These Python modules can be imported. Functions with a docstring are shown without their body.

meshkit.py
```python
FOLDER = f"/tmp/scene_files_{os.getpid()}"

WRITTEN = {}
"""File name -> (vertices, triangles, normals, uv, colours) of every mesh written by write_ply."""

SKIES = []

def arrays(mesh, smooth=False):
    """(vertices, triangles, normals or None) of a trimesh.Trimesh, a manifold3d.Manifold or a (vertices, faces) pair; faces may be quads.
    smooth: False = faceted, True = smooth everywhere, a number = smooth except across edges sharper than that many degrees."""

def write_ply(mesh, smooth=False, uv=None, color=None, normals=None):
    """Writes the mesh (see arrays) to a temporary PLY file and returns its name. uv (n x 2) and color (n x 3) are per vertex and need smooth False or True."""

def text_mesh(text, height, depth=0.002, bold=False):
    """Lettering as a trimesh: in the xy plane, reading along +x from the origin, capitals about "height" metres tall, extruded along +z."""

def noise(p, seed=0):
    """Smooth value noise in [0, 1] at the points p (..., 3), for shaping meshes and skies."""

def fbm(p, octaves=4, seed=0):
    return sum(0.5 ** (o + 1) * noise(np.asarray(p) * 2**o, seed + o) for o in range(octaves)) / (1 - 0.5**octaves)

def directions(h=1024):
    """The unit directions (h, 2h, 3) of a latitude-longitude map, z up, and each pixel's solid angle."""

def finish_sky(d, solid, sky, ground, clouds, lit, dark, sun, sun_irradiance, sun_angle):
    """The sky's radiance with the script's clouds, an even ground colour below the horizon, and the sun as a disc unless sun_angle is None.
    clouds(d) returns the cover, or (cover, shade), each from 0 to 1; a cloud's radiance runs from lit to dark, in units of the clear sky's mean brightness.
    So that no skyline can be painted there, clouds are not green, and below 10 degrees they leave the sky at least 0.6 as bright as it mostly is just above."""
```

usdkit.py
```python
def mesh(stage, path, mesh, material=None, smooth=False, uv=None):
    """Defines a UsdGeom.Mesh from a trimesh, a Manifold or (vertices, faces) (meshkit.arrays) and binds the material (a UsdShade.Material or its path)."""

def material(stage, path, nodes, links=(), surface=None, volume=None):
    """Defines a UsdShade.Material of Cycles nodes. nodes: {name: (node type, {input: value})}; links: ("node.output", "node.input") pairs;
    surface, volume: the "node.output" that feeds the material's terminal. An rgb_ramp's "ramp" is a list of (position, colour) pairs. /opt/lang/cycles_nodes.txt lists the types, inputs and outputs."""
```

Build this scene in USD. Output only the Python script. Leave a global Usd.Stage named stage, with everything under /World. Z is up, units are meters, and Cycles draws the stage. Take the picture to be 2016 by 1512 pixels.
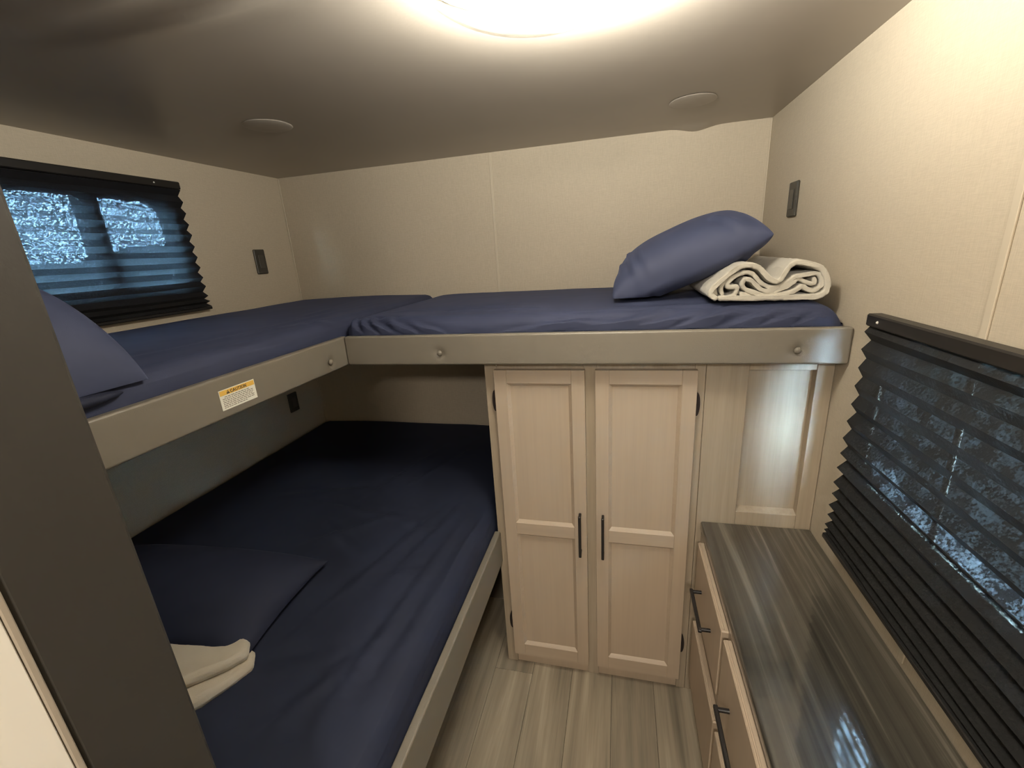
import math, random
import numpy as np, trimesh, manifold3d as m3
from shapely.geometry import LineString, Polygon, box as sbox
from shapely.ops import unary_union
import usdkit, meshkit
from pxr import Usd, UsdGeom, UsdLux, UsdShade, Sdf, Gf

random.seed(7); np.random.seed(7)
stage = Usd.Stage.CreateInMemory()
UsdGeom.SetStageUpAxis(stage, UsdGeom.Tokens.z); UsdGeom.SetStageMetersPerUnit(stage, 1.0)
UsdGeom.Xform.Define(stage, '/World'); UsdGeom.Scope.Define(stage, '/World/Looks')

# ---------------------------------------------------------------- camera
F_PX, YAW, PITCH, ROLL = 854.55, -0.2526, -0.2931, -0.0653
def cam_axes():
    cy, sy = math.cos(YAW), math.sin(YAW)
    f = np.array([sy*math.cos(PITCH), cy*math.cos(PITCH), math.sin(PITCH)])
    r = np.array([cy, -sy, 0.0]); u = np.cross(r, f)
    return math.cos(ROLL)*r+math.sin(ROLL)*u, -math.sin(ROLL)*r+math.cos(ROLL)*u, f
EYE = (0.0, 0.0, 1.5)
cam = UsdGeom.Camera.Define(stage, '/World/camera')
_r, _u, _f = cam_axes()
M = Gf.Matrix4d(*[float(x) for x in (*_r, 0, *_u, 0, *(-_f), 0, *EYE, 1)])
cam.AddTransformOp().Set(M)
cam.CreateHorizontalApertureAttr(36.0); cam.CreateVerticalApertureAttr(27.0)
cam.CreateFocalLengthAttr(36.0*F_PX/2016)
cam.CreateClippingRangeAttr(Gf.Vec2f(0.01, 200))
cam.CreateExposureAttr(-0.4)

# ---------------------------------------------------------------- sky (dusk, outside the blinds) and lamp strengths
SKY = 140.0
LAMP_HALL = 265.0      # radiance of the dome of the lamp in the hallway behind the doorway
LAMP_DOME = 115.0       # radiance of the lit core of the round lamp above the aisle
ADDED_RING = 500.0       # radiance of a ring added round that core to brighten the ceiling, facing outward and up
LAMP_COL = (1.0, 0.935, 0.82); HALL_COL = (1.0, 0.905, 0.785)
sky = UsdLux.DomeLight.Define(stage, '/World/sky')
sky.CreateColorAttr(Gf.Vec3f(0.52, 0.78, 1.0)); sky.CreateIntensityAttr(SKY)

# ---------------------------------------------------------------- helpers
used = {}
def numbered(path):
    n = used.get(path, -1)+1; used[path] = n
    return path if n == 0 else f'{path}_{n:03d}'
LOC = {}
def tag(p, label=None, cat=None, group=None, kind=None):
    p = p.GetPrim() if hasattr(p, 'GetPrim') else p
    for k, v in (('label', label), ('category', cat), ('group', group), ('kind', kind)):
        if v: p.SetCustomDataByKey(k, v)
    return p
def thing(name, label=None, cat=None, loc=(0, 0, 0), group=None, kind=None):
    path = numbered('/World/'+name)
    x = UsdGeom.Xform.Define(stage, path); x.AddTranslateOp().Set(Gf.Vec3d(*map(float, loc)))
    LOC[path] = np.array(loc, float)
    return tag(x, label, cat, group, kind)
def arr(mesh):
    return mesh
def part(parent, name, mesh, mat, smooth=False, label=None):
    """mesh in world coordinates; becomes a child of a thing (or a sub-part of a part)."""
    pp = str(parent.GetPath()) if parent is not None else '/World'
    path = numbered(pp+'/'+name)
    loc = np.zeros(3)
    q = pp
    while q not in LOC and q != '/World': q = q.rsplit('/', 1)[0]
    loc = LOC.get(q, np.zeros(3))
    v, f, n = meshkit.arrays(mesh, False)
    tm = trimesh.Trimesh(v-loc, f, process=False)
    o = usdkit.mesh(stage, path, tm, mat, smooth)
    p = o.GetPrim()
    if label: p.SetCustomDataByKey('label', label)
    return p
def solo(name, mesh, mat, label=None, cat=None, group=None, kind=None, smooth=False):
    return tag(part(None, name, mesh, mat, smooth), label, cat, group, kind)

def M2T(m):
    k = m.to_mesh(); return trimesh.Trimesh(np.array(k.vert_properties[:, :3], float), np.array(k.tri_verts), process=False)
def bx(x0, x1, y0, y1, z0, z1, c=0.0015):
    """chamfered box"""
    x0, x1 = min(x0, x1), max(x0, x1); y0, y1 = min(y0, y1), max(y0, y1); z0, z1 = min(z0, z1), max(z0, z1)
    c = min(c, (x1-x0)*.45, (y1-y0)*.45, (z1-z0)*.45)
    if c <= 0: return trimesh.creation.box(bounds=[[x0, y0, z0], [x1, y1, z1]])
    P = []
    for x, sx in ((x0, 1), (x1, -1)):
        for y, sy in ((y0, 1), (y1, -1)):
            for z, sz in ((z0, 1), (z1, -1)):
                P += [(x, y+sy*c, z+sz*c), (x+sx*c, y, z+sz*c), (x+sx*c, y+sy*c, z)]
    return M2T(m3.Manifold.hull_points(np.array(P)))
def rbox(x0, x1, y0, y1, z0, z1, r, refine=None, seg=16):
    r = min(r, (x1-x0)*.49, (y1-y0)*.49, (z1-z0)*.49)
    s = m3.Manifold.sphere(r, seg); L = []
    for x in (x0+r, x1-r):
        for y in (y0+r, y1-r):
            for z in (z0+r, z1-r): L.append(s.translate((x, y, z)))
    m = m3.Manifold.batch_hull(L)
    if refine: m = m.refine_to_length(refine)
    return M2T(m)
def cat(*ms): return trimesh.util.concatenate(list(ms))
def cyl(p0, p1, r, seg=20):
    return trimesh.creation.cylinder(radius=r, segment=[p0, p1], sections=seg)
def grid_box(x0, x1, y0, y1, z0, z1, n):
    t = bx(x0, x1, y0, y1, z0, z1, 0)
    return t
def ribbon_tube(path, r, seg=8):
    P = np.asarray(path, float)
    ms = [m3.Manifold.batch_hull([m3.Manifold.sphere(r, seg).translate(tuple(a)), m3.Manifold.sphere(r, seg).translate(tuple(b))]) for a, b in zip(P[:-1], P[1:])]
    return M2T(m3.Manifold.batch_boolean(ms, m3.OpType.Add))
def weld(t):
    t = trimesh.Trimesh(t.vertices, t.faces, process=True); t.merge_vertices(); return t
def vnorm(t): return np.array(t.vertex_normals)

# ---------------------------------------------------------------- materials
LOOK = '/World/Looks/'
def srgb(r, g, b):
    f = lambda c: (c/255/12.92 if c/255 <= .04045 else ((c/255+.055)/1.055)**2.4)
    return (f(r), f(g), f(b))
def mul(c, k): return tuple(min(1, x*k) for x in c)
def plain(name, col, rough=.5, spec=.5, metal=0.0, bump=None, var=0.0, vscale=6, coat=0.0):
    n = {'p': ('principled_bsdf', {'base_color': col, 'roughness': rough, 'specular_ior_level': spec, 'metallic': metal, 'coat_weight': coat})}
    l = []
    n['tc'] = ('texture_coordinate', {})
    if var:
        n['nz'] = ('noise_texture', {'scale': vscale, 'detail': 4.0})
        n['rp'] = ('rgb_ramp', {'ramp': [(0.25, mul(col, 1-var)), (0.75, mul(col, 1+var))]})
        l += [('tc.object', 'nz.vector'), ('nz.fac', 'rp.fac'), ('rp.color', 'p.base_color')]
    if bump:
        sc, st = bump
        n['bn'] = ('noise_texture', {'scale': sc, 'detail': 3.0}); n['bp'] = ('bump', {'strength': st, 'distance': 0.001})
        l += [('tc.object', 'bn.vector'), ('bn.fac', 'bp.height'), ('bp.normal', 'p.normal')]
    return usdkit.material(stage, LOOK+name, n, l, 'p.BSDF')
def wood(name, cols, axis, scale=18.0, stretch=22.0, rough=.4, spec=.5, seed=0.0, coat=0.0, bump=.12, coat_rough=.08, rand=0.0, coat_ior=1.5, fine=.35):
    """grain runs along axis (0 x, 1 y, 2 z) of object space"""
    s = [scale]*3; s[axis] = scale/stretch
    s2 = [scale*5]*3; s2[axis] = scale*5/(stretch*1.6)
    n = {'tc': ('texture_coordinate', {}), 'oi': ('object_info', {}),
         'off': ('math', {'math_type': 'multiply', 'value1': 0.0, 'value2': rand}),
         'cx': ('combine_xyz', {'z': seed}),
         'ad': ('vector_math', {'math_type': 'add'}),
         'm1': ('mapping', {'scale': tuple(s), 'location': (seed, seed*.7, seed*.3)}),
         'm2': ('mapping', {'scale': tuple(s2), 'location': (seed*2, 0, seed)}),
         'n1': ('noise_texture', {'scale': 1.0, 'detail': 5.0, 'roughness': .55, 'distortion': .6}),
         'n2': ('noise_texture', {'scale': 1.0, 'detail': 4.0, 'roughness': .65}),
         'r1': ('rgb_ramp', {'ramp': cols}),
         'mx': ('mix', {'mix_type': 'multiply', 'fac': fine}),
         'r2': ('rgb_ramp', {'ramp': [(0.3, (.55, .55, .55)), (.6, (1, 1, 1))]}),
         'bp': ('bump', {'strength': bump, 'distance': .0006}),
         'p': ('principled_bsdf', {'roughness': rough, 'specular_ior_level': spec, 'coat_weight': coat, 'coat_roughness': coat_rough, 'coat_ior': coat_ior})}
    l = [('oi.random', 'off.value1'), ('off.value', 'cx.x'), ('off.value', 'cx.y'), ('off.value', 'cx.z'),
         ('tc.object', 'ad.vector1'), ('cx.vector', 'ad.vector2'), ('ad.vector', 'm1.vector'), ('ad.vector', 'm2.vector'),
         ('m1.vector', 'n1.vector'), ('m2.vector', 'n2.vector'), ('n1.fac', 'r1.fac'), ('n2.fac', 'r2.fac'),
         ('r1.color', 'mx.color1'), ('r2.color', 'mx.color2'), ('mx.color', 'p.base_color'), ('n2.fac', 'bp.height'), ('bp.normal', 'p.normal')]
    if not rand:
        l = [x for x in l if not x[0].startswith('oi') and not x[1].startswith('cx')]
    return usdkit.material(stage, LOOK+name, n, l, 'p.BSDF')
def emit(name, col, k):
    return usdkit.material(stage, LOOK+name, {'e': ('emission', {'color': col, 'strength': k})}, [], 'e.emission')
def fabric(name, col, rough=.9, sheen=.15, scale=900, st=.25, var=.10, spec=.2, fuzzy=0):
    n = {'tc': ('texture_coordinate', {}), 'bn': ('noise_texture', {'scale': scale, 'detail': 2.0}),
         'bp': ('bump', {'strength': st, 'distance': .0006}),
         'nz': ('noise_texture', {'scale': 9.0, 'detail': 4.0}),
         'rp': ('rgb_ramp', {'ramp': [(.3, mul(col, 1-var)), (.7, mul(col, 1+var))]}),
         'p': ('principled_bsdf', {'roughness': rough, 'sheen_weight': sheen, 'sheen_roughness': .5, 'sheen_tint': mul(col, 3.0), 'specular_ior_level': spec})}
    l = [('tc.object', 'bn.vector'), ('bn.fac', 'bp.height'), ('bp.normal', 'p.normal'), ('tc.object', 'nz.vector'), ('nz.fac', 'rp.fac'), ('rp.color', 'p.base_color')]
    return usdkit.material(stage, LOOK+name, n, l, 'p.BSDF')
def linen(name, col, along):
    """wall paper with a fine woven look; along = the horizontal axis of the wall"""
    n = {'tc': ('texture_coordinate', {}),
         'm1': ('mapping', {'scale': (60, 60, 900)}), 'm2': ('mapping', {'scale': (700, 700, 45)}),
         'n1': ('noise_texture', {'scale': 1.0, 'detail': 3.0}), 'n2': ('noise_texture', {'scale': 1.0, 'detail': 3.0}),
         'ad': ('math', {'math_type': 'add'}), 'nz': ('noise_texture', {'scale': 3.0, 'detail': 3.0}),
         'r1': ('rgb_ramp', {'ramp': [(.6, mul(col, .93)), (1.4/1.5, mul(col, 1.05))]}),
         'dv': ('math', {'math_type': 'multiply', 'value2': .75}),
         'bp': ('bump', {'strength': .12, 'distance': .0008}),
         'p': ('principled_bsdf', {'roughness': .62, 'specular_ior_level': .3})}
    l = [('tc.object', 'm1.vector'), ('tc.object', 'm2.vector'), ('m1.vector', 'n1.vector'), ('m2.vector', 'n2.vector'), ('n1.fac', 'ad.value1'), ('n2.fac', 'ad.value2'),
         ('ad.value', 'dv.value1'), ('dv.value', 'r1.fac'), ('r1.color', 'p.base_color'), ('ad.value', 'bp.height'), ('bp.normal', 'p.normal')]
    return usdkit.material(stage, LOOK+name, n, l, 'p.BSDF')
def blind_cloth(name, col, t_lo, t_hi, tint, thru, patch):
    """dark pleated cloth: a woven sheet that lets a little light through its pinholes"""
    n = {'tc': ('texture_coordinate', {}), 'mp': ('mapping', {'scale': (190, 190, 190)}), 'nz': ('noise_texture', {'scale': 1.0, 'detail': 2.0, 'roughness': .7}),
         'n2': ('noise_texture', {'scale': patch, 'detail': 3.0}),
         'ml': ('math', {'math_type': 'multiply'}),
         'mr': ('map_range', {'from_min': .22, 'from_max': .40, 'to_min': t_lo, 'to_max': t_hi, 'clamp': True}),
         'tr': ('transparent_bsdf', {'color': tint}),
         'p': ('principled_bsdf', {'base_color': col, 'roughness': .8, 'specular_ior_level': .15, 'sheen_weight': .03}),
         'bp': ('bump', {'strength': .3, 'distance': .0006}),
         'lw': ('layer_weight', {'blend': .5}), 'om': ('math', {'math_type': 'subtract', 'value1': 1.0}), 'pw': ('math', {'math_type': 'power', 'value2': 1.8}), 'm3': ('math', {'math_type': 'multiply'}),
         'tl': ('translucent_bsdf', {'color': tint}), 'mt': ('map_range', {'from_min': .30, 'from_max': .68, 'to_min': thru*.25, 'to_max': thru*1.9, 'clamp': True}), 'm0': ('mix_closure', {}),
         'mx': ('mix_closure', {})}
    l = [('nz.fac', 'mt.value'), ('mt.result', 'm0.fac'), ('p.BSDF', 'm0.closure1'), ('tl.BSDF', 'm0.closure2'), ('m0.closure', 'mx.closure1'), ('lw.facing', 'om.value2'), ('om.value', 'pw.value1'), ('pw.value', 'm3.value1'), ('mr.result', 'm3.value2'), ('m3.value', 'mx.fac'), ('tc.object', 'mp.vector'), ('mp.vector', 'nz.vector'), ('tc.object', 'n2.vector'), ('nz.fac', 'ml.value1'), ('n2.fac', 'ml.value2'), ('ml.value', 'mr.value'),
         ('tr.BSDF', 'mx.closure2'), ('nz.fac', 'bp.height'), ('bp.normal', 'p.normal')]
    return usdkit.material(stage, LOOK+name, n, l, 'mx.closure')
def pane(name, tint=(.95, .97, .98), rough=.02, f0=.04):
    """thin clear sheet: straight-through light mixed with a reflection by Schlick's law (the same from both sides)"""
    n = {'t': ('transparent_bsdf', {'color': tint}), 'g': ('glossy_bsdf', {'roughness': rough, 'color': (1, 1, 1)}), 'lw': ('layer_weight', {'blend': .5}),
         'pw': ('math', {'math_type': 'power', 'value2': 5.0}), 'ma': ('math', {'math_type': 'multiply_add', 'value2': 1-f0, 'value3': f0}), 'm': ('mix_closure', {})}
    return usdkit.material(stage, LOOK+name, n, [('lw.facing', 'pw.value1'), ('pw.value', 'ma.value1'), ('ma.value', 'm.fac'), ('t.BSDF', 'm.closure1'), ('g.BSDF', 'm.closure2')], 'm.closure')

WALLC = (.50, .435, .335)
m_wall = linen('wallpaper', WALLC, 0)
m_seam = plain('seam_strip', (.52, .455, .35), .6)
m_ceil = plain('ceiling_vinyl', (.37, .33, .28), .36, .5, bump=(120, .10), var=.04, vscale=4)
m_jamb = plain('dark_wallboard', (.028, .0255, .022), .6, .3, bump=(300, .1))
m_white = plain('white_panel', (.68, .655, .59), .5, var=.02, vscale=3)
m_trimb = plain('beige_trim', (.30, .26, .21), .5)
m_rail = plain('taupe_vinyl', (.165, .148, .118), .42, .45, bump=(350, .18), var=.03, vscale=12)
m_board = plain('bunk_board', (.10, .092, .078), .6)
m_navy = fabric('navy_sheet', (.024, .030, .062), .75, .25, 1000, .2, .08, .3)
m_navy_shade = fabric('navy_sheet_shaded', (.0115, .0155, .033), .75, .2, 1000, .2, .08, .3)  # same navy, darkened: the under-bunk shade is put into the colour
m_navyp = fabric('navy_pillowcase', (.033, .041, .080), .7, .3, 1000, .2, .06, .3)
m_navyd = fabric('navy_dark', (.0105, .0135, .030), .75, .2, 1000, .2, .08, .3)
m_fleece = fabric('grey_fleece', (.50, .47, .40), 1.0, .35, 420, .8, .10, .1)
m_fleece2 = fabric('beige_fleece', (.52, .46, .36), 1.0, .3, 420, .6, .08, .1)
GREIGE = (.44, .352, .262)
m_door = wood('greige_door', [(.3, mul(GREIGE, .97)), (.5, GREIGE), (.7, mul(GREIGE, 1.02))], 2, 16, 20, .42, .4, bump=.04, fine=.10)
m_doorx = wood('greige_rail', [(.3, mul(GREIGE, .97)), (.5, GREIGE), (.7, mul(GREIGE, 1.02))], 0, 16, 20, .42, .4, 2.2, bump=.04, fine=.10)
CABW = (.37, .305, .225)
m_cab = wood('greige_wood', [(.28, mul(CABW, .86)), (.5, CABW), (.72, mul(CABW, 1.10))], 2, 26, 26, .30, .5, 5.1, bump=.06, fine=.22)
m_top = wood('grey_wood_laminate', [(.30, (.026, .0245, .0205)), (.46, (.042, .039, .032)), (.58, (.063, .059, .048)), (.70, (.155, .143, .115))], 1, 30, 34, .30, .5, 3.3, coat=1.0, bump=.06, coat_rough=.05, coat_ior=1.85)
PL = (.29, .247, .183)
m_plank = [wood('vinyl_plank_%s' % w, [(.30, mul(PL, a*.48)), (.44, mul(PL, a*.86)), (.55, mul(PL, a*1.05)), (.68, mul(PL, a*1.5))], 1, 18, 20, .36, .45, sd, bump=.05)
           for w, a, sd in (('light', 1.05, 1.3), ('mid', .95, 7.7), ('warm', 1.0, 13.1), ('dark', .86, 19.9))]
m_sub = plain('subfloor', (.05, .045, .04), .8)
m_black = plain('black_metal', (.012, .011, .011), .38, .5)
m_hinge = plain('dark_hinge', (.015, .010, .010), .4, .5)
m_recess_shade = plain('recess_shade', (.02, .017, .014), .8)  # near-black stands in for the shade inside the cupboard and dresser bodies
m_plate = plain('dark_plate', (.045, .042, .034), .45, .5)
m_plate2 = plain('plate_rocker', (.060, .056, .046), .4, .5)
m_blindR = blind_cloth('pleated_cloth', (.009, .009, .0088), .005, .085, (.85, .95, 1.0), .00015, 26.0)
m_blindL = blind_cloth('pleated_cloth_dense', (.010, .010, .012), .0006, .0150, (.62, .84, 1.0), .0014, 95.0)
m_rail2 = plain('blind_rail', (.010, .009, .0085), .4, .5)
m_frame = plain('window_frame', (.012, .012, .014), .45, .5)
m_glass = pane('window_glass')
m_lampbase = plain('lamp_base', (.72, .70, .64), .35, .5)
m_lens_on = emit('lens_lit', LAMP_COL, LAMP_DOME); m_added_ring = emit('added_ring_lit', (1.0, .95, .86), ADDED_RING)
m_hall_on = emit('lens_hallway_lit', HALL_COL, LAMP_HALL)
m_paper = plain('label_paper', (.86, .84, .74), .4, .5)
m_yellow = plain('label_yellow', (.80, .50, .10), .4, .5)
m_ink = plain('label_ink', (.05, .045, .03), .6)
m_ink2 = plain('label_small_print', (.26, .24, .19), .6)
m_ground = plain('asphalt', (.0035, .004, .004), .9, .2, var=.2, vscale=2)
m_leaf = plain('added_hedge_leaf', (.004, .0065, .0055), .8, .2, var=.3, vscale=5)

# ---------------------------------------------------------------- measures (metres)
XL, XR, YB, ZC = -1.623, 0.541, 1.992, 1.916
YF = -2.0
XB, YR, ZT, ZBR = -0.836, 1.175, 1.282, 1.191      # upper bunk rails
YD, YW = 1.219, 1.239                              # wardrobe door face / body face
XP, YP0, YP1 = -0.43, 0.160, 0.247                 # door jamb at the foot of the bunks
T = 0.05

# ---------------------------------------------------------------- the room
def wall_with_hole(plane0, plane1, ya, yb, za, zb, hy0, hy1, hz0, hz1):
    m = m3.Manifold.cube((plane1-plane0, yb-ya, zb-za)).translate((plane0, ya, za))
    h = m3.Manifold.cube((plane1-plane0+.2, hy1-hy0, hz1-hz0)).translate((plane0-.1, hy0, hz0))
    return M2T(m-h)
# left window glass area and right window glass area
LW = (0.62, 1.385, 1.465, 1.764); RW = (0.13, 1.040, 0.955, 1.305)
solo('wall_left', wall_with_hole(XL-T, XL, YF, YB+T, 0, ZC+.05, *LW), m_wall, kind='structure')
solo('wall_right', wall_with_hole(XR, XR+T, YF, YB+T, 0, ZC+.05, *RW), m_wall, kind='structure')
solo('wall_back', bx(XL-T, XR+T, YB, YB+T, 0, ZC+.05, 0), m_wall, kind='structure')
solo('wall_front', bx(XL-T, XR+T, YF-T, YF, 0, ZC+.05, 0), m_wall, kind='structure')
# jamb: dark end of the partition that closes the foot of the bunks, and the pale wall before it
wp = thing('wall_partition', kind='structure')
part(wp, 'end_panel', bx(XL, XP, YP0, YP1, 0, ZC, .004), m_jamb)
part(wp, 'corner_trim', bx(XP-.03, XP+.001, YP0-.005, YP0, 0, ZC, .001), m_trimb)
solo('wall_entry', bx(XL, XP, YF, YP0-.0055, 0, ZC, .001), m_white, kind='structure')
# ceiling: soft vinyl, with a few wrinkles and a sag at the back edge
nx, ny = 150, 200
gx = np.linspace(XL, XR, nx); gy = np.linspace(YF, YB, ny)
GX, GY = np.meshgrid(gx, gy, indexing='ij')
sag = .0022*(meshkit.fbm(np.stack([GX*2.2, GY*2.2, GX*0], -1), 3, 5)-.5)
sag += -.016*np.exp(-((GX-.275)/.055)**2-((GY-1.985)/.05)**2)
ln = np.clip((GX+.95)/.35, 0, 1); yw = .715+.02*np.sin(GX*6)
sag += -.010*np.exp(-((GY-yw)/.028)**2)*np.exp(-((GX+.72)/.20)**2)
sag += -.006*np.exp(-((GY-yw+.09)/.03)**2)*np.exp(-((GX+.72)/.25)**2)
sag += -.0020*np.exp(-((GY-1.90+.03*np.sin(GX*2))/.012)**2)*np.exp(-((GX+.1)/.5)**2)
top = np.stack([GX, GY, ZC+sag], -1).reshape(-1, 3)
idx = np.arange(nx*ny).reshape(nx, ny)
q = np.stack([idx[:-1, :-1], idx[:-1, 1:], idx[1:, 1:], idx[1:, :-1]], -1).reshape(-1, 4)
fc = np.vstack([q[:, [0, 1, 2]], q[:, [0, 2, 3]]])
lo = trimesh.Trimesh(top, fc, process=False)
ceilm = cat(lo, bx(XL-T, XR+T, YF-T, YB+T, ZC+.03, ZC+.07, 0))
solo('ceiling', ceilm, m_ceil, kind='structure', smooth=True)
# thin strips: wall seams and corner trims
solo('trim_1', bx(XR-.0035, XR, .795, .809, .69, ZC-.001, .001), m_seam, kind='structure')
solo('trim_2', bx(-.552, -.540, YB-.0022, YB, 1.30, ZC-.001, .001), m_seam, kind='structure')
solo('trim_3', bx(XL, XL+.006, YB-.006, YB, .55, ZC-.002, .002), m_wall, kind='structure')
solo('trim_4', bx(XR-.006, XR, YB-.006, YB, 1.20, ZC-.002, .002), m_seam, kind='structure')

# floor: vinyl planks on a sub floor
fl = thing('floor', kind='structure')
part(fl, 'subfloor', bx(XL-T, XR+T, YF-T, YB+T, -.05, -.006, 0), m_sub)
rng = random.Random(3)
W = .1432; k0 = -10
for k in range(k0, 8):
    x0 = -.4455+W*k; x1 = x0+W
    a, b = max(x0, XL), min(x1, XR)
    if b-a < .01: continue
    off = {0: 1.195, 1: 1.195-.62, 2: .62, 3: 1.7, 4: .35}.get(k, rng.uniform(0, 1.2))
    ys = sorted(v for v in (off+1.22*j for j in range(-4, 4)) if YF+.03 < v < YB-.03)
    ys = [YF]+ys+[YB]
    for i in range(len(ys)-1):
        part(fl, 'plank', bx(a+.0004, b-.0004, ys[i]+.0004, ys[i+1]-.0004, -.006, 0, .0007), m_plank[(k*3+i*2+(k*k) % 5) % 4])

# ---------------------------------------------------------------- windows
def rounded_rect_yz(y0, y1, z0, z1, r):
    return sbox(y0+r, z0+r, y1-r, z1-r).buffer(r, 8)
def extrude_yz(poly, x0, x1):
    t = trimesh.creation.extrude_polygon(poly, x1-x0)
    v = np.array(t.vertices); t.vertices = np.stack([v[:, 2]+x0, v[:, 0], v[:, 1]], -1)
    return trimesh.Trimesh(t.vertices, t.faces, process=False)
def window(name, hole, xa, xb, mull, inner):
    y0, y1, z0, z1 = hole
    w = thing(name, kind='structure', loc=((xa+xb)/2, (y0+y1)/2, z0))
    outer = rounded_rect_yz(y0+.001, y1-.001, z0+.001, z1-.001, .004)
    hol = rounded_rect_yz(y0+.006, y1-.006, z0+.006, z1-.006, .055)
    part(w, 'window_frame', extrude_yz(outer.difference(hol), xa, xb), m_frame)
    ma, mb = mull
    part(w, 'mullion', bx(xa, xb, ma, mb, z0+.006, z1-.006, .002), m_frame)
    xc = (xa+xb)/2
    for a, b in ((y0+.004, ma+.002), (mb-.002, y1-.004)):
        part(w, 'pane', bx(xc-.0015, xc+.0015, a, b, z0+.004, z1-.004, 0), m_glass)
window('window_1', LW, XL-T, XL-.008, (1.106, 1.160), 1)
window('window_2', RW, XR+.008, XR+T, (.50, .545), -1)

# ---------------------------------------------------------------- outside
solo('ground', bx(-40, 40, -40, 40, -.85, -.75, 0), m_ground, kind='structure')
def hedge(x0, x1, y0, y1, z1, slope, seg, rough, seed, label):
    """unseen leafy row added to block low sky light: a box with a bumpy skin whose top rises along y"""
    t = trimesh.creation.box(bounds=[[x0, y0, -.75], [x1, y1, z1]])
    t = weld(M2T(m3.Manifold(m3.Mesh(np.array(t.vertices, np.float32), np.array(t.faces, np.uint32))).refine_to_length(seg)))
    v = np.array(t.vertices); v[:, 2] += slope*(v[:, 1]-y0)*(v[:, 2] > -.7)*(v[:, 2]+.75)/(z1+.75)
    v += vnorm(t)*((meshkit.fbm(v*1.3, 4, seed)-.5)*rough)[:, None]; v[:, 2] = np.maximum(v[:, 2], -.75)
    tag(part(None, 'hedge', trimesh.Trimesh(v, t.faces, process=False), m_leaf), label, 'hedge', kind='stuff')
hedge(4.2, 5.4, 1.0, 9.0, 3.9, 0, .35, 1.2, 71, 'tall dark hedgerow added outside the right window to block low sky')  # unseen, added to keep low sky light out of the right window
hedge(-9.2, -8.2, 2.0, 11.0, 1.02, .20, .22, .75, 73, 'low dark hedgerow added outside the left window to dim its lower part')  # added behind the blind to darken the lower part of the left window

# ---------------------------------------------------------------- pleated blinds
def pleats(zt, xs_fn, y0, y1, side):
    """zt: (z, x) fold points from the top down; a sheet with thickness along y"""
    P = np.array(zt); th = .0006
    n = len(P); ys = np.linspace(y0, y1, 24); rs = np.random.RandomState(4)
    V = []
    for i, (z, x) in enumerate(P):
        w = meshkit.noise(np.stack([ys*5, ys*0+i*3.1, ys*0], -1), 9)-.5
        V.append(np.stack([x+w*.003*np.ones_like(ys), ys, z+w*.004*(0 < i < n-1)], -1))
    V = np.array(V); m = len(ys)
    front = V.reshape(-1, 3); idx = np.arange(n*m).reshape(n, m)
    q = np.stack([idx[:-1, :-1], idx[:-1, 1:], idx[1:, 1:], idx[1:, :-1]], -1).reshape(-1, 4)
    return trimesh.Trimesh(front, np.vstack([q[:, [0, 1, 2]], q[:, [0, 2, 3]]]), process=False)
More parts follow.
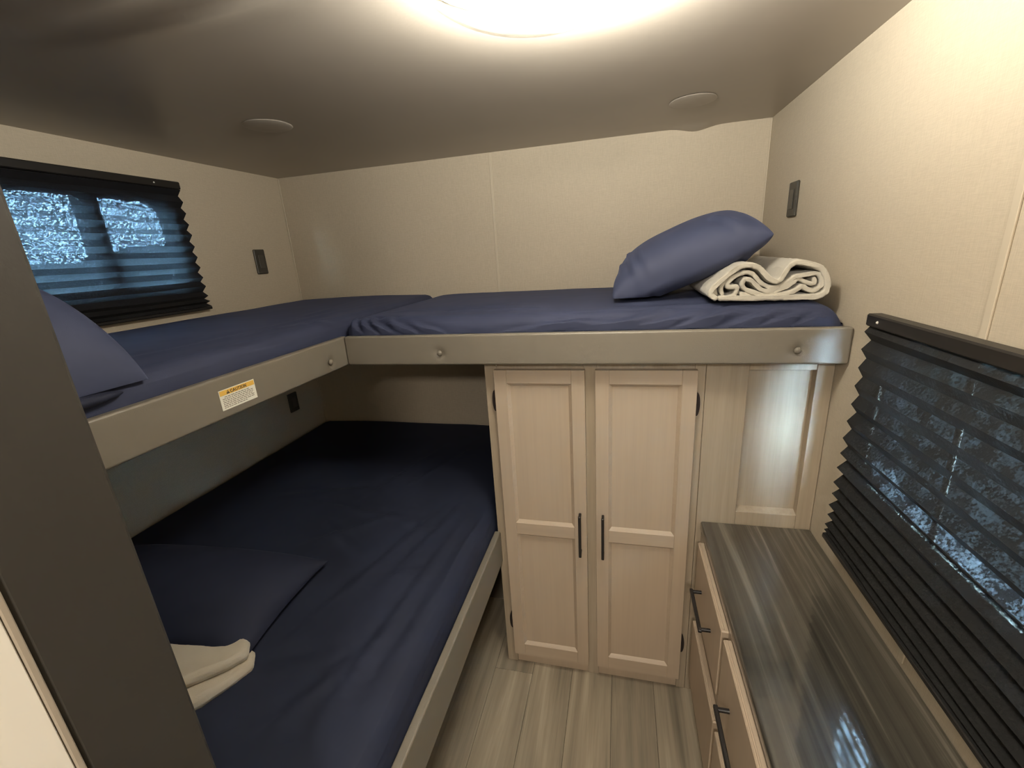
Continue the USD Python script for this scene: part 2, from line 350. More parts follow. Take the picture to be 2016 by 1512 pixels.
def blind(label, xw, sgn, y0, y1, ztop, tips, cloth, gap, leaf=.0245):
    """sgn -1: hangs on the right wall (room side is -x)"""
    b = thing('pleated_blind', label, 'window blind', (xw+sgn*.02, (y0+y1)/2, tips[-1][0]))
    X = lambda d: xw+sgn*d
    part(b, 'headrail', bx(X(.002), X(.030), y0, y1, ztop-.026, ztop, .003), m_rail2)
    pts = [(ztop-.026, X(tips[0][1]-.010))]
    for i, (z, d) in enumerate(tips):
        pts.append((z, X(d)))
        if i+1 < len(tips):
            z2, d2 = tips[i+1]; s = abs(z-z2)
            fold = leaf if s < .043 else s*.58
            dep = math.sqrt(max(fold**2-(s/2)**2, .006**2))
            pts.append(((z+z2)/2, X(max((d+d2)/2-dep, gap))))
    part(b, 'pleated_cloth', pleats(pts, None, y0+.002, y1-.002, sgn), cloth)
    zb = tips[-1][0]
    part(b, 'bottom_rail', bx(X(tips[-1][1]-.022), X(tips[-1][1]), y0, y1, zb-.012, zb-.001, .002), m_rail2)
    part(b, 'screw', trimesh.creation.icosphere(2, .003).apply_translation((X(.030), y1-.045 if sgn < 0 else y1-.1, ztop-.013)), m_lampbase)
    return b
tipsR = [(1.291, .030), (1.253, .030), (1.211, .030), (1.169, .031), (1.125, .032), (1.085, .034), (1.043, .036), (1.003, .037), (.967, .038), (.929, .039), (.896, .040), (.867, .041), (.838, .042), (.812, .043), (.795, .044), (.785, .045)]
blind('large black pleated blind over the dresser on the right wall', XR, -1, .03, 1.075, 1.330, tipsR, m_blindR, .012)
tipsL = [(1.800-.040*i, .026) for i in range(8)]+[(1.520-.036*(i+1), .028+.0006*i) for i in range(3)]+[(1.412-.020*(i+1), .033+.0008*i) for i in range(2)]
blind('black pleated blind on the left wall above the upper bunk, with dusk light behind it', XL, 1, .55, 1.432, 1.828, tipsL, m_blindL, .0030, .0275)

# ---------------------------------------------------------------- upper bunks
def dimpled(t, centres, normal_axis, sign, r=.014, d=.0075):
    v = np.array(t.vertices)
    for c in centres:
        q = v-np.array(c); q[:, normal_axis] *= .3
        w = np.exp(-(np.linalg.norm(q, axis=1)/r)**2)
        v[:, normal_axis] -= sign*d*w
    return trimesh.Trimesh(v, t.faces, process=False)
b1 = thing('bunk', 'upper bunk along the left wall with a taupe padded rail', 'bunk bed', (XB, .7, ZBR))
rl = rbox(XB-.022, XB, YP1+.001, YR+.019, ZBR, ZT, .006, .006)
rl = dimpled(rl, [(XB, 1.097, 1.221)], 0, 1)
part(b1, 'rail', rl, m_rail, 40)
part(b1, 'button', trimesh.creation.icosphere(3, .0085).apply_transform(np.diag([.7, 1, 1, 1])).apply_translation((XB-.001, 1.097, 1.221)), m_rail, True)
part(b1, 'bunk_board', bx(XL+.001, XB-.023, YP1+.002, YB-.001, ZBR+.003, ZBR+.022), m_board)
b2 = thing('bunk', 'upper bunk along the back wall above the wardrobe, with a taupe padded rail', 'bunk bed', (-.15, YR, ZBR))
rl = rbox(XB+.001, XR-.002, YR, YR+.022, ZBR, ZT, .006, .006)
rl = dimpled(rl, [(-.52, YR, 1.227), (.426, YR, 1.226)], 1, -1)
part(b2, 'rail', rl, m_rail, 40)
for x, z in ((-.52, 1.227), (.426, 1.226)):
    part(b2, 'button', trimesh.creation.icosphere(3, .0085).apply_transform(np.diag([1, .7, 1, 1])).apply_translation((x, YR+.001, z)), m_rail, True)
part(b2, 'bunk_board', bx(XB-.020, XR-.002, YR+.023, YB-.001, ZBR+.003, ZBR+.022), m_board)

def folds(v, n, items, coord):
    """raises soft folds along segments given in the coord plane: (a0, b0, a1, b1, amplitude, width)"""
    a, b = coord(v); h = np.zeros(len(v))
    for a0, b0, a1, b1, amp, w in items:
        d = np.array([a1-a0, b1-b0]); L = np.hypot(*d); d /= L
        s = (a-a0)*d[0]+(b-b0)*d[1]; e = -(a-a0)*d[1]+(b-b0)*d[0]
        ends = 1/(1+np.exp(-(s/L)*14+1.5))*1/(1+np.exp((s/L-1)*14+1.5))
        bend = .12*w*np.sin(s/L*5+a0*9)
        h += amp*np.exp(-((e+bend)/w)**2)*ends-amp*.7*np.exp(-((e+bend-1.6*w)/(1.2*w))**2)*ends
    return v+n*h[:, None]
def soft(t, amp, sc, seed):
    n = vnorm(t); v = np.array(t.vertices)
    return v+n*((meshkit.fbm(v*sc, 3, seed)-.5)*2*amp)[:, None], n

# left upper mattress
zt = 1.339
t = weld(rbox(XL+.004, XB-.0235, YP1+.004, YB-.004, ZBR+.0225, zt-.006, .040, .013))
v, n = soft(t, .003, 5, 11)
cw = lambda v: (v[:, 1], np.where(v[:, 0] > XB-.065, v[:, 2]-zt-.0, (XB-.065)-v[:, 0]))
v = folds(v, n, [(.9, .04, 1.25, .02, .004, .012), (1.0, .09, 1.7, .05, .004, .02), (.55, .10, 1.1, .06, .004, .02), (1.15, .10, 1.9, .25, .003, .02), (1.05, .02, 1.2, -.02, .004, .009)], cw)
mid = np.clip((v[:, 0]-XL)*(XB-v[:, 0])*6.3, 0, 1)
v[:, 2] += np.where(v[:, 2] > zt-.05, .008*mid, 0)
v[:, 0] = np.clip(v[:, 0], XL+.003, XB-.0222)
tag(part(None, 'mattress', trimesh.Trimesh(v, t.faces, process=False), m_navy, True), 'upper mattress along the left wall in a navy fitted sheet', 'mattress')
# back upper mattress
X0, X1, Y0, Y1 = XB-.014, XR-.004, YR+.0235, YB-.004
t = weld(rbox(X0, X1, Y0, Y1, ZBR+.0225, zt-.004, .042, .0058, 32))
v, n = soft(t, .003, 5, 21)
cf = lambda v: (v[:, 0], np.where(v[:, 1] > Y0+.042, v[:, 1]-(Y0+.042), v[:, 2]-(zt-.004)))
F = [(-.83, .010, -.79, -.05, .005, .008), (-.80, .000, -.73, -.055, .006, .008), (-.77, .000, -.68, -.05, .007, .008), (-.70, -.008, -.60, -.05, .006, .008), (-.62, -.015, -.50, -.052, .004, .007),
     (-.55, .05, -.30, .07, .004, .014), (-.40, .04, -.22, .06, .004, .012), (-.75, .10, -.3, .13, .003, .018),
     (-.33, -.055, -.10, -.025, .006, .008), (-.26, -.03, -.02, -.022, .006, .009), (-.12, -.05, .12, -.010, .007, .010), (.02, -.05, .22, -.008, .007, .010), (.13, -.055, .30, -.004, .008, .011), (.26, -.055, .38, -.012, .007, .010), (.34, -.055, .44, -.018, .006, .009), (.42, -.055, .48, -.02, .005, .008),
     (.02, .00, .30, .02, .004, .016), (-.05, .02, .35, .05, .003, .02)]
F = [(a, b, c, d, amp*1.7, w*1.05) for a, b, c, d, amp, w in F]
v = folds(v, n, F, cf)
sag = np.clip((v[:, 0]-X0)/.30, 0, 1); up = v[:, 2] > zt-.055
v[:, 2] += np.where(up, (.016*np.sin(np.clip((v[:, 1]-Y0)/(Y1-Y0), 0, 1)*math.pi)-.006)*sag**1.3-.010*(1-sag)**3, 0)
v[:, 2] -= np.where(up, .030*np.clip((v[:, 0]-(X1-.085))/.085, 0, 1)**2.2, 0)
v[:, 1] = np.clip(v[:, 1], Y0-.001, YB-.003); v[:, 0] = np.clip(v[:, 0], X0, XR-.003)
tag(part(None, 'mattress', trimesh.Trimesh(v, t.faces, process=False), m_navy, True), 'upper mattress along the back wall in a wrinkled navy fitted sheet, below the leaning pillow', 'mattress')

# ---------------------------------------------------------------- lower bunk
XLB, ZLT, ZLB = -.394, .579, .455
b3 = thing('bunk', 'wide lower bunk with a taupe rail beside the wardrobe', 'bunk bed', (XLB, .7, 0))
part(b3, 'rail', rbox(XLB-.022, XLB, YP1+.02, YW-.002, ZLB, ZLT, .005, .03), m_rail, 40)
part(b3, 'bunk_board', bx(XL+.002, XLB-.023, YP1+.004, YB-.002, ZLB+.01, ZLB+.03), m_board)
part(b3, 'storage_base', bx(XL+.003, -.68, YP1+.004, YB-.003, .0, ZLB+.009), m_board)
zl = .662
t = weld(rbox(XL+.006, XLB-.0235, YP1+.006, YB-.005, ZLB+.031, zl, .042, .014))
v, n = soft(t, .004, 4, 31)
lift = np.where(v[:, 2] > zl-.05, 1.0, 0)
cl = lambda v: (v[:, 0], v[:, 1])
LF = [(-.56, .45, -.49, 1.20, .006, .012), (-.49, .50, -.455, 1.0, .005, .010), (-.75, .62, -.58, 1.25, .006, .013), (-.62, .78, -.52, 1.3, .005, .011), (-.95, .95, -.70, 1.20, .006, .014), (-1.1, 1.18, -.62, 1.12, .006, .013),
      (-.80, 1.30, -.62, 1.72, .007, .013), (-.9, 1.22, -.78, 1.66, .005, .014), (-.70, 1.05, -.55, 1.10, .004, .012), (-1.0, 1.1, -.72, .92, .005, .014), (-.66, .85, -.50, .93, .004, .012), (-1.25, 1.2, -.92, 1.3, .005, .016), (-.47, .9, -.44, 1.22, .005, .009), (-.85, .5, -.62, .62, .004, .014), (-.66, .42, -.52, .72, .005, .012)]
v2 = folds(v, n, LF, cl); v = np.where(lift[:, None] > 0, v2, v)
v[:, 2] += lift*(.010*np.clip((v[:, 0]-XL)*(XLB-v[:, 0])*3, 0, 1)-.012*np.clip((v[:, 0]+.62)/.22, 0, 1)**2)
v[:, 0] = np.clip(v[:, 0], XL+.004, XLB-.0225); v[:, 1] = np.clip(v[:, 1], YP1+.004, YB-.004); v[:, 2] = np.maximum(v[:, 2], ZLB+.0305)
tag(part(None, 'mattress', trimesh.Trimesh(v, t.faces, process=False), m_navy_shade, True), 'wide lower mattress in a creased navy sheet, darkened in colour for the shade under the upper bunk', 'mattress')

# ---------------------------------------------------------------- pillows
def pillow(a, b, tt, tb, nu=70, nv=56, seed=1, pinch=.07, p=2.6, q=.55, wr=.004):
    """half sizes a, b; top / bottom bulge tt, tb; local x, y, z"""
    u = np.sin(np.linspace(-1, 1, nu)*math.pi/2); w = np.sin(np.linspace(-1, 1, nv)*math.pi/2)
    U, Wv = np.meshgrid(u, w, indexing='ij')
    h = ((1-np.abs(U)**p).clip(0)*(1-np.abs(Wv)**p).clip(0))**q
    corner = (np.abs(U)*np.abs(Wv))**3
    X = a*U*(1-pinch*(1-Wv**2)*np.abs(U)**2); Y = b*Wv*(1-pinch*(1-U**2)*np.abs(Wv)**2)
    rad = np.arctan2(Wv*b, U*a)
    crease = np.exp(-((1-corner)/.55)**2)*np.sin(U*9+Wv*7+seed)*.5
    nz = (meshkit.fbm(np.stack([X*9, Y*9, X*0+seed], -1), 3, seed)-.5)*2
    hump = (nz*.8+crease)*wr*np.clip(h*3, 0, 1)
    top = np.stack([X, Y, tt*h+hump], -1); bot = np.stack([X, Y, -tb*h+hump*.3], -1)
    n = nu*nv; idx = np.arange(n).reshape(nu, nv)
    qd = np.stack([idx[:-1, :-1], idx[1:, :-1], idx[1:, 1:], idx[:-1, 1:]], -1).reshape(-1, 4)
    f = np.vstack([qd[:, [0, 1, 2]], qd[:, [0, 2, 3]]])
    t = trimesh.Trimesh(np.vstack([top.reshape(-1, 3), bot.reshape(-1, 3)]), np.vstack([f, f[:, ::-1]+n]), process=False)
    return weld(t)
def rot(ax, deg): return trimesh.transformations.rotation_matrix(math.radians(deg), ax)
# leaning pillow on the back bunk
def bend_fix(t): return t
pw = pillow(.215, .20, .105, .062, seed=3, q=.38, pinch=.03)
v = np.array(pw.vertices)
# crease lines near the lower left corner
n = vnorm(pw)
v = folds(v, n, [(-.125, -.19, -.150, .02, .011, .011), (-.090, -.19, -.115, -.03, .009, .010), (.16, -.19, .10, -.06, .008, .011), (-.16, -.15, -.18, -.02, .006, .010)], lambda v: (v[:, 0], v[:, 1]))
pw = trimesh.Trimesh(v, pw.faces, process=False)
pw.apply_transform(rot((1, 0, 0), 6)); pw.apply_transform(rot((0, 1, 0), -22)); pw.apply_transform(rot((0, 0, 1), -7))
pw.apply_translation((.195, 1.505, 1.443))
pw.vertices[:, 2] = np.maximum(pw.vertices[:, 2], 1.3515)
tag(part(None, 'pillow', pw, m_navyp, True), 'plump navy pillow leaning on the rolled grey blanket on the back bunk', 'pillow')
# left upper pillow, open hem toward the rail
pl = pillow(.33, .172, .168, .035, seed=5, q=.34, pinch=.02)
pl.apply_transform(rot((0, 1, 0), 3)); pl.apply_translation((-1.180, .424, 1.382)); pl.vertices[:, 2] -= .055*(np.clip(pl.vertices[:, 0]+.99, 0, 1)/.14)**2
pl.vertices[:, 2] = np.maximum(pl.vertices[:, 2], np.interp(pl.vertices[:, 0], [-.92, -.86], [1.3505, 1.318]))
ul = thing('pillow', 'navy pillow on the left upper bunk, half hidden by the dark partition', 'pillow', (-1.215, .46, 1.345))
part(ul, 'pillowcase', pl, m_navyp, True)
hem = trimesh.Trimesh(*(lambda c: (c.vertices*np.array([.014, .075, .010]), c.faces))(trimesh.creation.icosphere(3, 1.0)), process=False)
hem.apply_translation((-.853, .475, 1.308))
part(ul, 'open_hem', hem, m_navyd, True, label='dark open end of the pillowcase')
# lower pillow
p3 = pillow(.34, .165, .085, .025, seed=8, q=.5, pinch=.04)
p3.apply_transform(rot((0, 0, 1), 4)); p3.apply_translation((-1.130, .690, zl+.030)); p3.vertices[:, 2] = np.maximum(p3.vertices[:, 2], zl+.006)
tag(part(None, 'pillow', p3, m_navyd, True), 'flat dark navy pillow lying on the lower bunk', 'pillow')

# ---------------------------------------------------------------- blankets
# fold lines of the rolled blanket, as (x, z) in metres
def ribbon(pts, w, y0, y1):
    ls = LineString(pts).simplify(.0006)
    c = np.array(ls.coords)
    s = np.r_[0, np.cumsum(np.hypot(*np.diff(c, axis=0).T))]; k = np.linspace(0, s[-1], max(8, int(s[-1]/.006)))
    c = np.stack([np.interp(k, s, c[:, 0]), np.interp(k, s, c[:, 1])], -1)
    for _ in range(3): c[1:-1] = (c[:-2]+2*c[1:-1]+c[2:])/4
    g = LineString(c).buffer(w, 6)
    t = trimesh.creation.extrude_polygon(g, y1-y0, engine='earcut')
    vv = np.array(t.vertices); t = trimesh.Trimesh(np.stack([vv[:, 0], y1-vv[:, 2], vv[:, 1]], -1), t.faces, process=True)
    if t.volume < 0: t.invert()
    return m3.Manifold(m3.Mesh(np.array(t.vertices, np.float32), np.array(t.faces, np.uint32)))
A = [(0.2753, 1.3519), (0.2886, 1.3546), (0.2935, 1.3657), (0.2983, 1.3768), (0.2882, 1.3834), (0.2794, 1.3746), (0.2704, 1.378), (0.2684, 1.3874), (0.2773, 1.4012), (0.2937, 1.4105), (0.3158, 1.4164), (0.3291, 1.4127), (0.3397, 1.3982), (0.3483, 1.3858), (0.3679, 1.3748), (0.3865, 1.373), (0.4024, 1.3783), (0.4119, 1.3908), (0.4252, 1.401), (0.4464, 1.4019), (0.4688, 1.4066), (0.4818, 1.4001), (0.4887, 1.3872), (0.4847, 1.3697), (0.4726, 1.3608), (0.4581, 1.3633), (0.4479, 1.3743), (0.4401, 1.3796), (0.436, 1.3683), (0.4243, 1.3604), (0.3973, 1.357), (0.3607, 1.3532), (0.3316, 1.3642), (0.31, 1.3732), (0.3041, 1.3878), (0.3096, 1.4007), (0.3249, 1.3969), (0.3374, 1.3822), (0.3519, 1.3674), (0.3689, 1.3643), (0.3961, 1.3686), (0.4134, 1.3768), (0.4267, 1.3871)]
A2 = [(0.4331, 1.3937), (0.4522, 1.383), (0.4708, 1.3753), (0.4748, 1.3859), (0.4688, 1.392)]
B = [(0.2421, 1.3528), (0.2256, 1.3643), (0.2436, 1.3885), (0.2707, 1.4137), (0.2995, 1.4322), (0.3217, 1.434), (0.3429, 1.4239), (0.3618, 1.3991), (0.3796, 1.3863), (0.3935, 1.3936), (0.4033, 1.4207), (0.4194, 1.4363), (0.452, 1.4297), (0.4796, 1.4176), (0.4925, 1.3986), (0.4987, 1.3769), (0.496, 1.3574), (0.4778, 1.3472), (0.4257, 1.3474), (0.3705, 1.3479), (0.2946, 1.3508), (0.2559, 1.3516)]
C1 = [(0.2609, 1.3629), (0.2542, 1.3756), (0.2588, 1.3919), (0.275, 1.4074)]; C2 = [(0.2453, 1.3635), (0.2415, 1.3762), (0.2493, 1.3903)]; C3 = [(0.3053, 1.3611), (0.3244, 1.3593), (0.3438, 1.3534)]
mm = [ribbon(A, .0054, 1.247, 1.56), ribbon(A2, .0052, 1.25, 1.54), ribbon(B, .0066, 1.240, 1.60), ribbon(C1, .0052, 1.250, 1.5), ribbon(C2, .0050, 1.255, 1.5), ribbon(C3, .005, 1.25, 1.5)]
bl = m3.Manifold.batch_boolean(mm, m3.OpType.Add).simplify(.0009).refine_to_length(.006)
bt = weld(M2T(bl)); v0 = np.array(bt.vertices); trimesh.smoothing.filter_taubin(bt, .5, .53, 8)
dv = np.array(bt.vertices)-v0; dl = np.linalg.norm(dv, axis=1, keepdims=True); bt.vertices = v0+dv*np.minimum(1, .0028/np.maximum(dl, 1e-9))
v = np.array(bt.vertices); n = vnorm(bt)
v += n*((meshkit.fbm(v*60, 3, 41)-.5)*.0045+(meshkit.noise(v*260, 42)-.5)*.0016)[:, None]
v[:, 2] = np.maximum(v[:, 2], zt+.0005)
v[:, 0] = np.minimum(v[:, 0], XR-.004)
tag(part(None, 'blanket', trimesh.Trimesh(v, bt.faces, process=False), m_fleece, True), 'light grey fleece blanket, folded and rolled, at the right end of the back bunk', 'blanket')
# folded throw on the lower bunk: two rounded layers
def slab(pts, z0, z1, r, cut=None):
    g = Polygon(pts).buffer(-r).buffer(0)
    c = np.array(g.exterior.coords)[:-1]
    hull = [m3.Manifold.sphere(r, 12).translate((x, y, z)) for x, y in c for z in ((z0+r), max(z1-r, z0+r+.0005))]
    return m3.Manifold.batch_hull(hull).refine_to_length(.010)
tb = zl+.004
low = [(-1.10, .64), (-.93, .612), (-.835, .603), (-.785, .590), (-.762, .560), (-.775, .52), (-.80, .47), (-.86, .40), (-.93, .33), (-1.15, .33)]
upl = [(-1.10, .645), (-.93, .618), (-.83, .606), (-.79, .592), (-.768, .562), (-.79, .528), (-.835, .487), (-.885, .452), (-1.0, .40), (-1.15, .40)]
l1 = slab(low, tb, tb+.028, .013); l2 = slab([(x-.003, y) for x, y in upl], tb+.026, tb+.052, .012)
st = weld(cat(M2T(l1), M2T(l2))); v = np.array(st.vertices); n = vnorm(st)
v += n*((meshkit.fbm(v*35, 3, 61)-.5)*.006)[:, None]
v[:, 2] = np.maximum(v[:, 2], tb)
tag(part(None, 'blanket', trimesh.Trimesh(v, st.faces, process=False), m_fleece2, 60), 'folded pale beige throw on the lower bunk beside the dark partition', 'blanket')

# ---------------------------------------------------------------- wardrobe
def frame_piece(x0, x1, z0, z1, ydeep, yface, c=.004):
    return bx(x0, x1, yface, ydeep, z0, z1, c)
def bar_handle(parent, p0, p1, out, r=.0045, stand=.028):
    """square bar pull with two posts; p0, p1 on the face, out = unit outward"""
    p0, p1, out = map(lambda a: np.array(a, float), (p0, p1, out)); ax = (p1-p0)/np.linalg.norm(p1-p0)
    a, b = p0+out*stand, p1+out*stand
    def bar(u, w, h):
        lo = np.minimum(u, w)-h; hi = np.maximum(u, w)+h
        return bx(lo[0], hi[0], lo[1], hi[1], lo[2], hi[2], h*.4)
    return part(parent, 'handle', cat(bar(a-ax*.004, b+ax*.004, r), bar(p0+out*.001, a, r*.95), bar(p1+out*.001, b, r*.95)), m_black, label='black metal bar handle')
wd = thing('wardrobe', 'tall greige wardrobe with two narrow panelled doors under the back bunk', 'wardrobe', (-.09, YW, 0))
WX0, WX1, WZ = -.405, .232, ZBR-.002
part(wd, 'side_panel', bx(WX0, WX0+.016, YW+.018, 1.80, .0, WZ, .001), m_cab)
part(wd, 'side_panel', bx(WX1-.016, WX1, YW+.018, 1.80, .0, WZ, .001), m_cab)
part(wd, 'back_panel', bx(WX0, WX1, 1.80, 1.81, .0, WZ, .001), m_cab)
for a, b in ((WX0, -.366), (-.101, -.063), (.204, WX1)):
    part(wd, 'stile', bx(a, b, YW, YW+.018, .0, WZ, .001), m_cab)
part(wd, 'kick_board', bx(-.366, .204, YW+.004, YW+.018, 0, .07, .001), m_door)
part(wd, 'top_board', bx(-.366, .204, YW+.0012, YW+.018, 1.13, WZ, .001), m_cab)
DZ0, DZ1 = .058, 1.163
def door(x0, x1, hx):
    e = .0; s = .040; th = .020
    ma, mb = .588, .632
    stiles = [bx(x0, x0+s, YD, YD+th, DZ0, DZ1, .0012), bx(x1-s, x1, YD, YD+th, DZ0, DZ1, .0012)]
    d = part(wd, 'door', cat(*stiles), m_door)
    rails = [bx(x0+s, x1-s, YD, YD+th, DZ0, DZ0+.052, .0010), bx(x0+s, x1-s, YD, YD+th, DZ1-.042, DZ1, .0010), bx(x0+s, x1-s, YD, YD+th, ma, mb, .0010)]
    part(d, 'cross_rail', rails[0], m_doorx); part(d, 'cross_rail', rails[1], m_doorx); part(d, 'cross_rail', rails[2], m_doorx)
    # bevelled inner edges around the two recessed panels
    for za, zb in ((DZ0+.052, ma), (mb, DZ1-.042)):
        o = [(x0+s, za), (x1-s, za), (x1-s, zb), (x0+s, zb)]; k = .009
        i = [(x0+s+k, za+k), (x1-s-k, za+k), (x1-s-k, zb-k), (x0+s+k, zb-k)]
        V = [(x, YD+.002, z) for x, z in o]+[(x, YD+.010, z) for x, z in i]
        Fq = [[0, 1, 5, 4], [1, 2, 6, 5], [2, 3, 7, 6], [3, 0, 4, 7]]
        tri = np.vstack([np.array(Fq)[:, [0, 1, 2]], np.array(Fq)[:, [0, 2, 3]]])
        part(d, 'panel_moulding', trimesh.Trimesh(np.array(V), tri, process=False), m_doorx)
        part(d, 'panel', bx(x0+s, x1-s, YD+.010, YD+.017, za, zb, 0), m_door)
    bar_handle(d, (hx, YD, .548), (hx, YD, .684), (0, -1, 0), .0042, .026)
door(-.3715, -.0965, -.1175); door(-.0675, .2095, -.0455)
def hinge(x, z, sgn):
    t = trimesh.creation.cylinder(radius=.036, height=.014, sections=40)
    t.apply_transform(rot((1, 0, 0), 90))
    vv = np.array(t.vertices)*np.array([.22, 1, .95]); vv += (x, YW-.004, z)
    part(wd, 'hinge', trimesh.Trimesh(vv, t.faces, process=False), m_hinge, label='dark hinge at the door edge')
hinge(-.3755, 1.062, -1); hinge(-.3755, .205, -1); hinge(.2125, 1.062, 1); hinge(.2125, .205, 1)
# panelled cupboard side right of the wardrobe, above the dresser
cb = thing('cabinet', 'greige wood cupboard front with one recessed panel above the dresser', 'cabinet', (.386, YW, 0))
cx0, cx1 = WX1+.001, XR-.0015
pz0, pz1, px0, px1 = .733, 1.139, .340, .500
D = .026
part(cb, 'stile', bx(cx0, px0, YW, YW+D, 0, WZ, .001), m_cab); part(cb, 'stile', bx(px1, cx1, YW, YW+D, .40, WZ, .001), m_cab)
part(cb, 'cross_rail', bx(px0+.0003, px1-.0003, YW+.0005, YW+D, .40, pz0-.010, .001), m_cab); part(cb, 'cross_rail', bx(px0+.0003, px1-.0003, YW+.0005, YW+D, pz1+.02, WZ, .001), m_cab)
part(cb, 'panel', bx(px0-.002, px1+.002, YW+D+.0005, YW+D+.007, pz0-.012, pz1+.03, 0), m_cab)
V = np.array([(px0, YW+.002, pz0-.010), (px1, YW+.002, pz0-.010), (px1, YW+D, pz0-.003), (px0, YW+D, pz0-.003), (px0, YW+D, pz0-.010), (px1, YW+D, pz0-.010)])
part(cb, 'sill_moulding', trimesh.convex.convex_hull(V), m_cab)
part(cb, 'body', bx(cx0+.002, cx1, YW+D+.008, 1.80, .40, WZ, .001), m_recess_shade)

# ---------------------------------------------------------------- dresser
DX, DZ = .245, .683
DY0, DY1 = .10, YW-.001
ds = thing('dresser', 'low dresser under the right window with a streaky grey-brown wood top', 'dresser', (.39, .66, 0))
part(ds, 'worktop', rbox(DX, XR-.001, DY0, DY1, DZ-.030, DZ, .006, seg=12), m_top, 40, label='streaky grey-brown wood laminate top')
part(ds, 'body', bx(DX+.022, XR-.002, DY0+.01, DY1-.002, .085, DZ-.031, .001), m_recess_shade)
part(ds, 'kick_board', bx(DX+.060, DX+.075, DY0+.01, DY1-.002, 0, .084, .001), m_cab)
for a, b in ((1.187, DY1), (.838, .868), (.50, .532), (DY0+.01, .19)):
    part(ds, 'stile', bx(DX+.004, DX+.022, a, b, .03 if a > 1.1 else .085, DZ-.031, .001), m_cab)
part(ds, 'cross_rail', bx(DX+.006, DX+.022, DY0+.01, 1.187, .345, .455, .001), m_cab)
part(ds, 'cross_rail', bx(DX+.006, DX+.022, DY0+.01, 1.187, .085, .12, .001), m_cab)
def drawer(y0, y1, z0, z1, handle=True, name='drawer'):
    th = .019; xf = DX-.012
    d = part(ds, name, bx(xf, xf+th, y0, y1, z0, z1, .0022), m_door)
    part(d, 'edge_moulding', bx(xf+.004, xf+.008, y0+.004, y1-.004, z1, z1+.003, .001), m_door)
    if handle:
        yc = (y0+y1)/2
        bar_handle(d, (xf, yc+.066, (z0+z1)/2), (xf, yc-.066, (z0+z1)/2), (-1, 0, 0), .0045, .026)
    return d
drawer(.866, 1.190, .445, .640); drawer(.530, .846, .445, .640); drawer(.19, .512, .445, .640)
drawer(.866, 1.184, .120, .355, False, 'lower_door'); drawer(.530, .846, .120, .355, False, 'lower_door'); drawer(.19, .512, .120, .355, False, 'lower_door')

# ---------------------------------------------------------------- wall plates
def plate(label, wall, a0, a1, z0, z1):
    if wall == 'L': x0, x1, x2 = XL, XL+.009, XL+.0115
    else: x0, x1, x2 = XR, XR-.009, XR-.0115
    t = thing('wall_plate', label, 'wall plate', (x0, (a0+a1)/2, z0), group=None)
    part(t, 'cover', bx(x0, x1, a0, a1, z0, z1, .003), m_plate)
    ya, yb = a0+(a1-a0)*.28, a1-(a1-a0)*.28
    part(t, 'rocker', bx(x1, x2, ya, yb, z0+(z1-z0)*.22, z1-(z1-z0)*.22, .001), m_plate2)
plate('dark wall plate on the left wall above the upper bunk', 'L', 1.733, 1.796, 1.478, 1.587)
plate('dark wall plate on the shaded left wall above the lower bunk', 'L', 1.744, 1.806, .790, .887)
plate('dark wall plate on the right wall beside the leaning pillow', 'R', 1.638, 1.707, 1.555, 1.660)

# ---------------------------------------------------------------- caution label
lb = thing('warning_label', 'small white and yellow CAUTION label stuck on the left bunk rail', 'label', (XB, .761, 1.232))
ly0, ly1, lz0, lz1 = .7125, .8095, 1.2095, 1.2545
part(lb, 'paper', bx(XB+.0002, XB+.0008, ly0, ly1, lz0, lz1, 0), m_paper)
part(lb, 'header_band', bx(XB+.0008, XB+.0011, ly0+.0018, ly1-.0018, lz1-.0125, lz1-.0018, 0), m_yellow)
def text_on(s, h, yc, zc, depth=.0004, bold=True):
    t = meshkit.text_mesh(s, h, depth, bold); v = np.array(t.vertices); w = v[:, 0].max()-v[:, 0].min()
    v = np.stack([XB+.0011+v[:, 2], yc-w/2+v[:, 0]-v[:, 0].min(), zc+v[:, 1]], -1)
    return trimesh.Trimesh(v, t.faces, process=False), w
tm, w = text_on('CAUTION', .0068, .7635, lz1-.0108)
part(lb, 'lettering', tm, m_ink)
tr = Polygon([(-.0045, 0), (.0045, 0), (0, .0078)]).difference(Polygon([(-.0007, .0022), (.0007, .0022), (.0009, .0055), (-.0009, .0055)]))
g = trimesh.creation.extrude_polygon(tr, .0004, engine='earcut'); gv = np.array(g.vertices)
part(lb, 'warning_triangle', trimesh.Trimesh(np.stack([XB+.0011+gv[:, 2], .7635-w/2-.0065+gv[:, 0], lz1-.0112+gv[:, 1]], -1), g.faces, process=False), m_ink)
rng = random.Random(11); bars = []
for i in range(7):
    z = lz1-.0165-i*.0039; y = ly0+.006+(.006 if i == 0 else 0); end = ly1-.006-(.02 if i == 6 else (.008 if i == 0 else rng.uniform(0, .004)))
    while y < end-.003:
        wl = rng.uniform(.0035, .010); bars.append(bx(XB+.0008, XB+.0010, y, min(y+wl, end), z-.0010, z+.0008, 0)); y += wl+.0016
part(lb, 'small_print', cat(*bars), m_ink2)

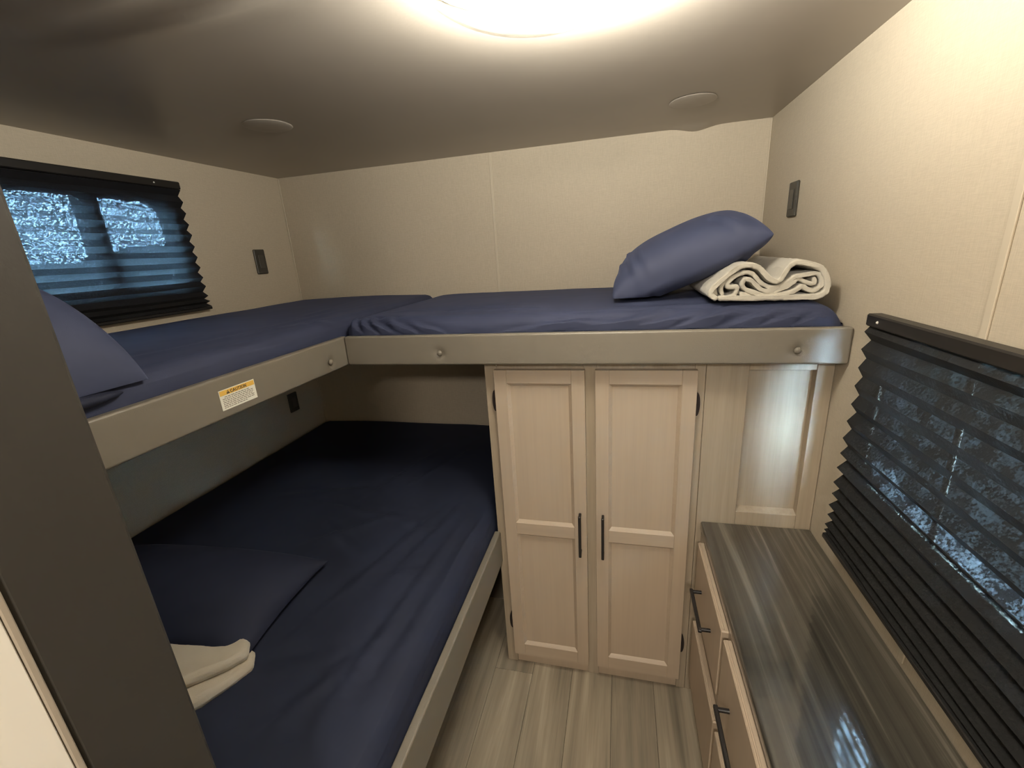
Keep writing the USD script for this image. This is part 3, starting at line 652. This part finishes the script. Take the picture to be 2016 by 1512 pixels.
# ---------------------------------------------------------------- ceiling lamps and discs
def dome_mesh(cx, cy, a, b, h, z):
    n1, n2 = 14, 48; V = []; Fc = []
    for i in range(n1):
        ph = i/(n1-1)*math.pi/2
        for j in range(n2):
            th = 2*math.pi*j/n2
            V.append((cx+a*math.cos(ph)**.8*math.cos(th) if i < n1-1 else cx, cy+b*math.cos(ph)**.8*math.sin(th) if i < n1-1 else cy, z-h*math.sin(ph)))
    for i in range(n1-1):
        for j in range(n2):
            p, q_ = i*n2+j, i*n2+(j+1) % n2; Fc += [(p, p+n2, q_), (q_, p+n2, q_+n2)]
    t = trimesh.Trimesh(np.array(V), np.array(Fc), process=False)
    c = t.triangles_center-np.array([cx, cy, z])
    return t if (np.einsum('ij,ij->i', c, t.face_normals).mean() > 0) else trimesh.Trimesh(t.vertices, t.faces[:, ::-1], process=False)
m_cover = pane('clear_cover', (.96, .96, .94), .06, .03)
LX, LY = -.115, .745
lp = thing('ceiling_light', 'round ceiling light with a clear plastic cover, glowing above the aisle', 'ceiling light', (LX, LY, ZC))
part(lp, 'base', trimesh.creation.annulus(.194, .205, .003).apply_translation((LX, LY, ZC-.0015)), m_lampbase, 40)
part(lp, 'cover', dome_mesh(LX, LY, .196, .196, .080, ZC-.003), m_cover, True, label='clear plastic cover')
part(lp, 'lens', dome_mesh(-.055, .765, .060, .060, .070, ZC-.003), m_lens_on, True, label='glowing core')
th = np.linspace(0, 2*math.pi, 49)[:-1]; rg = []  # glowing ring added inside the cover to wash the ceiling with light
for r_, z_ in ((.130, ZC-.055), (.090, ZC-.015)):
    rg += [(-.075+r_*math.cos(a), .775+r_*math.sin(a), z_) for a in th]
k = np.arange(48); k2 = (k+1) % 48
part(lp, 'diode_ring', trimesh.Trimesh(np.array(rg), np.vstack([np.stack([k, k2, k2+48], -1), np.stack([k, k2+48, k+48], -1)]), process=False), m_added_ring, True, label='glowing ring added to brighten the ceiling')
ri = []  # shield added so the ring does not light the room below
for r_, z_ in ((.1285, ZC-.0560), (.0865, ZC-.0145)):
    ri += [(-.075+r_*math.cos(a), .775+r_*math.sin(a), z_) for a in th]
part(lp, 'reflector', trimesh.Trimesh(np.array(ri), np.vstack([np.stack([k, k2, k2+48], -1), np.stack([k, k2+48, k+48], -1)]), process=False), m_lampbase, True, label='white shield added to keep the ring from shining down')
lq = thing('ceiling_light', 'round dome ceiling light in the hallway, behind the camera', 'ceiling light', (0, -.80, ZC))
part(lq, 'base', trimesh.creation.annulus(.118, .140, .012).apply_translation((0, -.80, ZC-.006)), m_lampbase)
part(lq, 'lens', dome_mesh(0, -.80, .118, .118, .058, ZC-.006), m_hall_on, True, label='glowing lens')
def disc(label, x, y, r):
    tag(part(None, 'ceiling_disc', cat(dome_mesh(x, y, r, r, .0055, ZC-.0005)), m_ceil, True), label, 'ceiling cover')
disc('shallow round cover on the dark left part of the ceiling', -1.045, 1.285, .070)
disc('shallow round cover on the right part of the ceiling near the back wall', .215, 1.64, .070)
